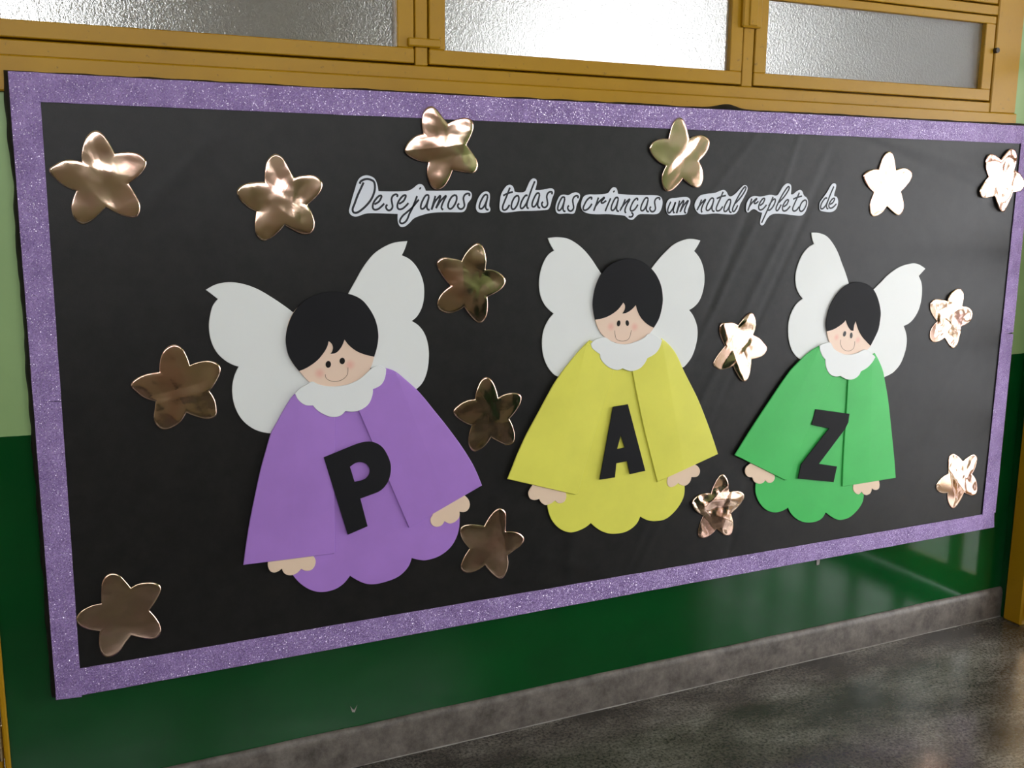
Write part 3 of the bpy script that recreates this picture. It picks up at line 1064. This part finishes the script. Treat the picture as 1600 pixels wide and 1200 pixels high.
# ------------------------------------------------------------------ foil stars
# crop, outline, crumple, seed, label
STARS = [
    ((70, 195, 7.5), '435,430* 432,330 460,200 510,110 590,62 670,100 740,185 790,270 825,335* 930,320 1060,325 1150,370 1195,440 1160,530 1100,600 985,690* 1050,790 1100,890 1120,980 1090,1070 1030,1088 900,1060 715,965* 630,1050 540,1130 440,1165 350,1100 312,980 330,870 370,775* 250,730 130,640 50,530 110,470 250,410', 0.45, 1,
     'large gold foil star in the top corner near the door end of the border'),
    ((360, 230, 7.5), '405,405* 410,270 440,150 520,80 600,105 660,190 710,290 755,355* 850,330 980,328 1070,390 1080,470 1020,570 905,675* 960,780 990,890 970,980 900,1025 780,995 635,910* 570,990 480,1065 390,1098 315,1040 288,930 295,830 305,755* 210,705 120,620 80,520 130,450 240,412', 0.8, 2,
     'gold foil star just before the first word Desejamos'),
    ((600, 150, 7.5), '465,440* 448,300 465,190 510,135 570,120 630,165 690,245 755,320* 850,275 960,255 1030,280 1055,350 1030,450 970,570* 1040,660 1100,760 1105,840 1060,900 960,895 810,870* 770,970 710,1060 620,1100 560,1060 515,940 512,850 525,780* 400,755 290,700 247,640 280,550 370,470', 0.5, 3,
     'pale gold foil star overlapping the top border above the word Desejamos'),
    ((980, 170, 8.571), '558,400* 580,310 620,190 680,125 740,125 790,210 820,320 840,400* 910,365 1010,350 1090,390 1115,450 1080,570 970,700* 1010,800 1025,920 1010,1000 960,1055 870,1030 752,935* 690,1020 610,1090 540,1105 490,1050 470,940 485,850 525,765* 420,705 340,610 308,530 340,460 440,405', 0.3, 104,
     'shining white-gold foil star overlapping the top border above the word um'),
    ((1320, 220, 9.231), '495,410* 520,330 570,215 640,152 690,180 725,290 740,420* 800,400 880,395 950,430 975,500 930,610 815,735* 845,840 858,950 830,1040 780,1075 700,1030 612,945* 550,1030 470,1085 400,1080 370,1000 380,890 430,745* 340,660 285,560 278,490 340,435 420,410', 0.45, 5,
     'bright white shining foil star just after the last word de'),
    ((640, 370, 7.5), '615,280* 660,190 730,110 810,72 870,130 895,260 890,385* 980,390 1070,430 1130,510 1100,590 1020,650 910,705* 920,830 905,940 850,1010 790,1000 710,920 640,820* 540,880 430,895 350,850 332,780 370,680 480,575* 390,460 330,350 335,280 400,242 520,255', 0.7, 6,
     'foil star with a reddish fold between the wings of purple and yellow angels'),
    ((1090, 470, 8.571), '555,330* 610,245 680,180 735,160 780,230 788,350 750,460* 830,500 900,570 940,640 900,720 820,765 725,790* 715,920 690,1020 640,1080 590,1070 520,960 483,875* 400,910 310,925 240,890 220,845 280,730 378,610* 320,490 300,400 320,310 380,295 480,295', 1.0, 7,
     'creased brown-gold foil star between the yellow angel and the green angel wing'),
    ((1430, 430, 9.231), '465,380* 490,300 560,230 650,195 695,240 690,340 670,445* 760,465 820,510 835,580 790,670 660,745* 655,860 630,980 570,1055 510,1020 460,940 435,905* 370,950 290,968 230,930 222,850 260,750 330,670* 260,570 225,480 235,400 290,355 380,350', 1.1, 8,
     'crumpled foil star beside the green angel wing, near the side border'),
    ((180, 520, 7.5), '520,460* 535,300 590,190 690,140 780,180 840,280 875,385* 980,345 1110,330 1210,370 1240,440 1200,550 1105,685* 1170,790 1190,890 1180,980 1090,1015 960,990 835,940* 770,1040 680,1110 570,1140 490,1090 455,1000 465,890 475,805* 340,765 240,690 185,620 230,550 350,490', 0.5, 9,
     'dark copper foil star below the outspread wing of the purple angel'),
    ((680, 570, 7.5), '470,405* 490,300 540,190 605,145 670,190 720,290 745,390* 830,345 930,330 1010,360 1015,430 960,530 870,635* 920,740 942,840 920,920 850,945 760,910 660,855* 600,940 510,1010 450,1015 400,940 400,830 430,715* 330,670 240,600 220,540 290,465 380,420', 0.55, 10,
     'olive-gold foil star between the sleeves of the purple and yellow angels'),
    ((680, 770, 7.5), '580,390* 640,290 710,205 770,185 830,230 835,340 825,455* 930,460 1010,490 1050,550 1010,620 930,680 850,735* 858,850 820,970 770,1012 690,970 620,895 590,850* 500,910 400,943 330,925 305,870 340,770 410,660* 330,560 297,460 320,400 400,375 500,378', 0.5, 11,
     'brown foil star touching the scalloped hem of the purple robe'),
    ((1050, 720, 8.571), '530,440* 570,340 630,230 685,185 740,240 765,340 775,425* 850,412 930,420 980,470 940,570 800,710* 825,800 832,910 800,990 740,1010 670,970 605,920* 540,990 450,1040 380,1030 358,980 380,860 430,740* 330,680 275,600 280,540 350,470 440,442', 1.1, 12,
     'crumpled pink-silver foil star between the hems of yellow and green robes'),
    ((1430, 690, 9.231), '490,470* 488,350 500,230 550,180 620,205 670,250 700,290* 770,230 860,190 905,230 890,340 830,470* 890,550 905,650 890,750 830,778 760,760 695,735* 660,850 600,940 555,970 510,930 480,840 475,745* 390,745 330,710 312,650 360,560 430,500', 1.1, 13,
     'crumpled cream-gold foil star in the bottom corner past the green angel'),
    ((100, 880, 7.5), '440,480* 438,340 450,230 500,150 570,125 650,150 720,220 785,295* 880,245 1020,230 1110,255 1140,310 1090,430 1000,560* 1080,650 1130,740 1135,820 1070,885 950,885 790,850* 720,940 640,1050 520,1108 450,1070 415,980 412,880 420,800* 300,785 180,730 145,660 200,570 320,505', 0.15, 14,
     'smooth dark bronze foil star in the bottom corner below the copper star'),
    ((1510, 220, 10.0), '548,295* 600,220 660,150 730,125 780,180 785,290 748,450* 820,500 890,590 910,670 860,770 790,795 712,805* 690,880 640,1030 590,1110 520,1070 480,980 455,860* 370,885 280,890 225,850 225,760 290,650 365,560* 320,440 315,320 350,230 410,205 490,240', 1.1, 15,
     'bright crumpled foil star overlapping the side border in the top corner'),
]


def star(zoom, s, crumple, seed, label):
    rnd = random.Random(seed * 17 + 3)
    yb = -0.0340 if seed in (3, 104, 14, 15) else -0.0313
    ring = trace(s, zoom, yb - 0.004, step=1.6)
    if area2(ring) < 0:
        ring.reverse()
    cx = sum(p[0] for p in ring) / len(ring)
    cz = sum(p[1] for p in ring) / len(ring)
    R0 = max(math.hypot(p[0] - cx, p[1] - cz) for p in ring)
    folds = []
    for _ in range(int(5 + 5 * crumple)):
        an = rnd.uniform(0, math.pi)
        off = rnd.uniform(-0.75, 0.75) * R0
        folds.append((math.cos(an), math.sin(an), off, rnd.uniform(-1, 1), rnd.uniform(0.15, 0.5) * R0))
    tx, tz = rnd.uniform(-1, 1), rnd.uniform(-1, 1)
    NR = 22
    n = len(ring)
    V, F = [(cx, 0, cz)], []
    for k in range(1, NR + 1):
        t = k / NR
        for p in ring:
            V.append((cx + (p[0] - cx) * t, 0, cz + (p[1] - cz) * t))
    hs = []
    for i, (x, _, z) in enumerate(V):
        k = 0 if i == 0 else (i - 1) // n + 1
        t = k / NR
        u, w = x - cx, z - cz
        h = (0.0003 + 0.0009 * min(1.0, crumple * 1.4)) * (1 - t ** 12)                               # edges curl back a little
        h += (0.0012 + 0.0012 * crumple) * mnoise.noise(Vector((x * 17, z * 17, seed))) + 0.0005 * mnoise.noise(Vector((x * 45, z * 45, seed + 9))) * crumple
        for (c_, s_, off, am, wd) in folds:
            d = abs(u * c_ + w * s_ - off)
            if d < wd:
                h += (0.0026 if crumple < 0.9 else 0.0042) * crumple * am * (1 - d / wd)
        hs.append(max(0.0005, h + 0.0016 + 0.0012 * (tx * u + tz * w) / R0))
    V = [(x, yb - h, z) for (x, _, z), h in zip(V, hs)]
    for j in range(n):
        F.append((0, 1 + j, 1 + (j + 1) % n))
    for k in range(NR - 1):
        for j in range(n):
            a, c = 1 + k * n + j, 1 + k * n + (j + 1) % n
            F.append((a, a + n, c + n, c))
    m0 = len(V)
    o0 = 1 + (NR - 1) * n
    V += [(V[o0 + j][0], yb, V[o0 + j][2]) for j in range(n)]
    V.append((cx, yb, cz))
    for j in range(n):
        q = (j + 1) % n
        F.append((o0 + q, o0 + j, m0 + j, m0 + q))
        F.append((m0 + n, m0 + q, m0 + j))
    zmin = min(p[1] for p in ring)
    o = mesh_obj('foil_star', V, F, M['foil'], None, (cx, yb, zmin), smooth=True)
    tag(o, label, 'star decoration', 'foil stars on the board')
    return o


for z_, s_, c_, sd_, lb_ in STARS:
    star(z_, s_, c_, sd_, lb_)

# ------------------------------------------------------------------ the greeting, word by word
GLYPH = {
    'D': ['.32,.14 .37,.065 .56,.005 .76,.01 .94,.08 .985,.24 .94,.42 .81,.61 .61,.78 .37,.925 .18,.995 .05,.98 .01,.89 .09,.74 .22,.50 .36,.29 .49,.10'],
    'e': ['.15,.62 .52,.44 .70,.21 .74,.05 .56,.05 .30,.24 .07,.53 .01,.82 .15,.97 .44,.94 .74,.76 .98,.56'],
    's': ['.93,.17 .98,.05 .81,.01 .59,.10 .48,.30 .52,.54 .56,.78 .44,.94 .22,.99 .04,.87 .03,.72 .14,.64'],
    'j': ['.91,.0 .79,.22 .65,.45 .51,.64 .37,.87 .21,.98 .05,.99 .0,.90 .14,.73 .37,.59 .65,.42 .88,.23 1.0,.13'],
    'a': ['.90,.14 .80,.02 .57,.05 .28,.31 .05,.65 .05,.89 .28,.91 .57,.71 .80,.37 .90,.14', '.90,.14 .77,.48 .68,.79 .80,.97 .99,.98'],
    'm': ['.28,.05 .15,.52 .02,.98', '.04,.95 .23,.47 .48,.14 .60,.05 .54,.30 .31,.88', '.31,.88 .60,.41 .88,.10 .97,.05 .83,.35 .69,.70 .68,.88 .78,.98'],
    'o': ['.80,.03 .43,.17 .10,.53 .03,.85 .24,.98 .57,.85 .90,.47 .95,.17 .80,.03'],
    't': ['.70,.0 .46,.30 .16,.65 .02,.86 .10,.98 .38,.95 .67,.76', '.07,.35 .55,.245 .97,.19'],
    'd': ['.50,.52 .39,.50 .17,.64 .02,.83 .03,.96 .17,.96 .40,.81 .56,.61', '1.0,.0 .75,.33 .53,.67 .45,.84 .48,.945 .58,.975'],
    'c': ['.92,.18 .96,.03 .77,.02 .42,.23 .12,.59 .0,.85 .12,.98 .46,.92 .77,.72 1.0,.49'],
    'r': ['.38,.02 .19,.52 .0,.98', '.11,.68 .41,.34 .70,.10 .85,.02 .68,.22 .60,.39 .73,.41 .89,.32 1.0,.24'],
    'i': ['1.0,.0 .56,.42 .19,.79 .0,1.0'],
    'n': ['.53,.02 .27,.48 .0,.83', '.10,.67 .47,.33 .80,.10 .97,.02 .73,.33 .53,.67 .50,.88 .59,.99'],
    'u': ['.42,.0 .15,.41 .02,.76 .15,.97 .46,.82 .82,.41 1.0,.09 .82,.47 .73,.82 .87,1.0'],
    'l': ['.22,.66 .59,.43 .88,.19 .98,.04 .90,.01 .68,.16 .39,.43 .15,.70 .02,.89 .07,.99 .22,.92 .39,.74'],
    'p': ['.83,.0 .59,.31 .28,.67 .0,1.0', '.51,.36 .70,.19 .91,.08 .99,.10 .96,.22 .80,.39 .57,.51 .38,.50'],
    'cedilla': ['.62,.0 1.0,.38 .85,.85 .35,1.0 .0,.88'],
}
ZA, ZBm, ZCc, ZD, ZE = (530, 265, 7.2727), (730, 270, 8.0), (890, 280, 9.412), (1020, 280, 9.412), (1150, 275, 8.889)
WORDS = [
    ('Desejamos', ZA, '112,470 120,430 150,320 180,220 205,140 240,90 300,65 360,75 405,105 430,160 447,245* 600,248 740,245 800,235 850,205 890,172 925,165 955,180 985,240* 1200,240 1460,238 1495,255 1508,285 1500,330 1460,385 1445,440 1420,475 1390,485 1200,485 1050,492 950,515 850,555 800,605 750,645 705,652 680,630 665,580 665,505* 500,498 330,497 270,510 210,532 160,530 125,505',
     [('D', 150, 108, 410, 492), ('e', 380, 290, 515, 460), ('s', 530, 280, 665, 465), ('e', 660, 285, 790, 455), ('j', 690, 300, 905, 612), ('.', 920, 213, 26, 0), ('a', 925, 285, 1030, 460), ('m', 1045, 290, 1220, 460), ('o', 1235, 280, 1340, 450), ('s', 1345, 270, 1485, 450)]),
    ('a', ZBm, '110,440 120,370 150,300 190,250 240,232 275,250 285,300 275,410 290,450 280,485 240,498 170,500 130,485',
     [('a', 150, 270, 268, 465)]),
    ('todas', ZBm, '405,440 410,350 425,270 460,205 500,160 540,150 575,175 592,235* 650,245 720,235 750,180 785,105 820,72 860,80 872,120 850,215* 920,215 1000,200 1060,195 1088,220 1085,260 1060,330 1040,410 1015,455 980,465 820,475 660,478 540,493 460,497 420,480',
     [('t', 440, 185, 575, 470), ('o', 550, 275, 650, 460), ('d', 665, 105, 845, 455), ('a', 810, 250, 915, 440), ('s', 930, 235, 1065, 435)]),
    ('as', ZBm, '1105,450 1110,400 1135,330 1165,285 1210,272 1265,280 1320,252 1370,245 1408,270 1405,320 1370,400 1355,470 1330,510 1250,508 1150,512 1115,490',
     [('a', 1130, 300, 1230, 485), ('s', 1255, 285, 1390, 480)]),
    ('crianças', ZCc, '170,400 180,320 215,250 280,225 380,225 500,218 570,200 610,145 650,118 690,135 712,215* 900,230 1100,235 1290,240 1345,265 1368,330 1355,420 1320,490 1270,515 1130,515 1020,520 970,560 930,595 880,592 840,560 810,538 700,525 550,515 400,517 280,505 200,470',
     [('c', 200, 265, 330, 460), ('r', 355, 265, 540, 470), ('i', 525, 280, 605, 470), ('.', 652, 180, 30, 0), ('a', 610, 265, 728, 475), ('n', 740, 290, 890, 500), ('c', 893, 280, 1005, 470), ('cedilla', 870, 488, 932, 556), ('a', 1045, 270, 1168, 480), ('s', 1178, 270, 1330, 480)]),
    ('um', ZD, '195,400 215,325 260,285 340,275 490,262 540,285 552,340 520,440 500,505 460,522 340,528 240,527 205,480',
     [('u', 218, 330, 332, 500), ('m', 345, 305, 527, 505)]),
    ('natal', ZD, '615,400 640,310 700,240 800,215 920,200 1000,168 1050,158 1085,185 1120,245 1160,250 1220,210 1290,135 1350,85 1390,110 1390,165 1340,270 1285,370 1255,460 1210,510 1150,520 1040,515 920,505 720,518 660,490',
     [('n', 650, 295, 780, 490), ('a', 785, 275, 910, 475), ('t', 930, 185, 1080, 470), ('a', 1045, 295, 1160, 490), ('l', 1170, 110, 1375, 480)]),
    ('repleto', ZE, '140,450 150,380 190,310 250,278 340,285 480,262 570,270 610,220 660,140 715,102 760,120 770,160 762,255* 800,250 840,215 890,193 920,210 945,270 985,305 1002,370 985,450 950,520 900,552 800,545 650,528 540,525 480,545 430,600 390,670 360,687 335,665 345,590 365,510* 320,500 260,462 220,470 170,507 145,490',
     [('r', 165, 310, 312, 485), ('e', 315, 305, 427, 475), ('p', 357, 290, 548, 650), ('l', 553, 145, 745, 485), ('e', 645, 325, 757, 490), ('t', 785, 230, 922, 490), ('o', 880, 325, 985, 495)]),
    ('de', ZE, '1158,420 1170,360 1220,290 1270,220 1320,130 1360,100 1390,115 1388,170 1365,275 1400,290 1420,350 1405,430 1370,480 1310,502 1200,490 1165,470',
     [('d', 1175, 145, 1360, 465), ('e', 1290, 305, 1397, 450)]),
]
YW = -0.0326
for word, zm, outline, letters in WORDS:
    ring = trace(outline, zm, YW, 1.2)
    cx = sum(p[0] for p in ring) / len(ring)
    zb = min(p[1] for p in ring)
    w = empty('word_cutout', (cx, YFAB, zb))
    tag(w, 'white paper cut-out with the handwritten black word "%s"' % word, 'word cutout', 'words of the greeting')
    V, F = sheet(ring, [], YW, YW + 0.0012, 0.0003)
    part('paper', V, F, M['paper'], w)
    x0, y0_, k = zm
    for L in letters:
        if L[0] == '.':
            r = L[3] / 2
            ring = [P(x0 + (L[1] + a) / k, y0_ + (L[2] + c) / k, YW - 0.0003) for a, c in ellipse(0, 0, r * 0.75, r * 1.25, 0.6, 14)]
            V, F = sheet(ring, [], YW - 0.0003, YW + 0.0001, 0.0001)
            part('letter_dot', V, F, M['ink'], w)
            continue
        g, a, c, e, f_ = L
        mb = MB()
        for si, stroke in enumerate(GLYPH[g]):
            pts = [(x0 + (a + (e - a) * u) / k, y0_ + (c + (f_ - c) * v) / k, False) for u, v, _ in parse(stroke)]
            pts = smooth_ring(pts, 0.8, False)
            V, F = ribbon([P(p[0], p[1], YW - 0.0003) for p in pts], 0.0052 if g == 'D' else 0.0047, YW - 0.0003 - 0.00004 * si, 0.0004)
            mb.add(V, F)
        mb.obj('cedilla' if g == 'cedilla' else 'letter', M['ink'], w)

# chipped paint on the dark wall
cx, cz = P(552, 1109, -0.0006)
V, F = sheet([(cx - 0.008, cz + 0.012), (cx - 0.003, cz - 0.006), (cx + 0.004, cz - 0.008), (cx + 0.011, cz + 0.011), (cx + 0.003, cz - 0.001), (cx - 0.001, cz + 0.001)], [], -0.0008, 0.0, 0.0001)
part('paint_chip', V, F, M['dust'], bpy.data.objects['wall_back'])
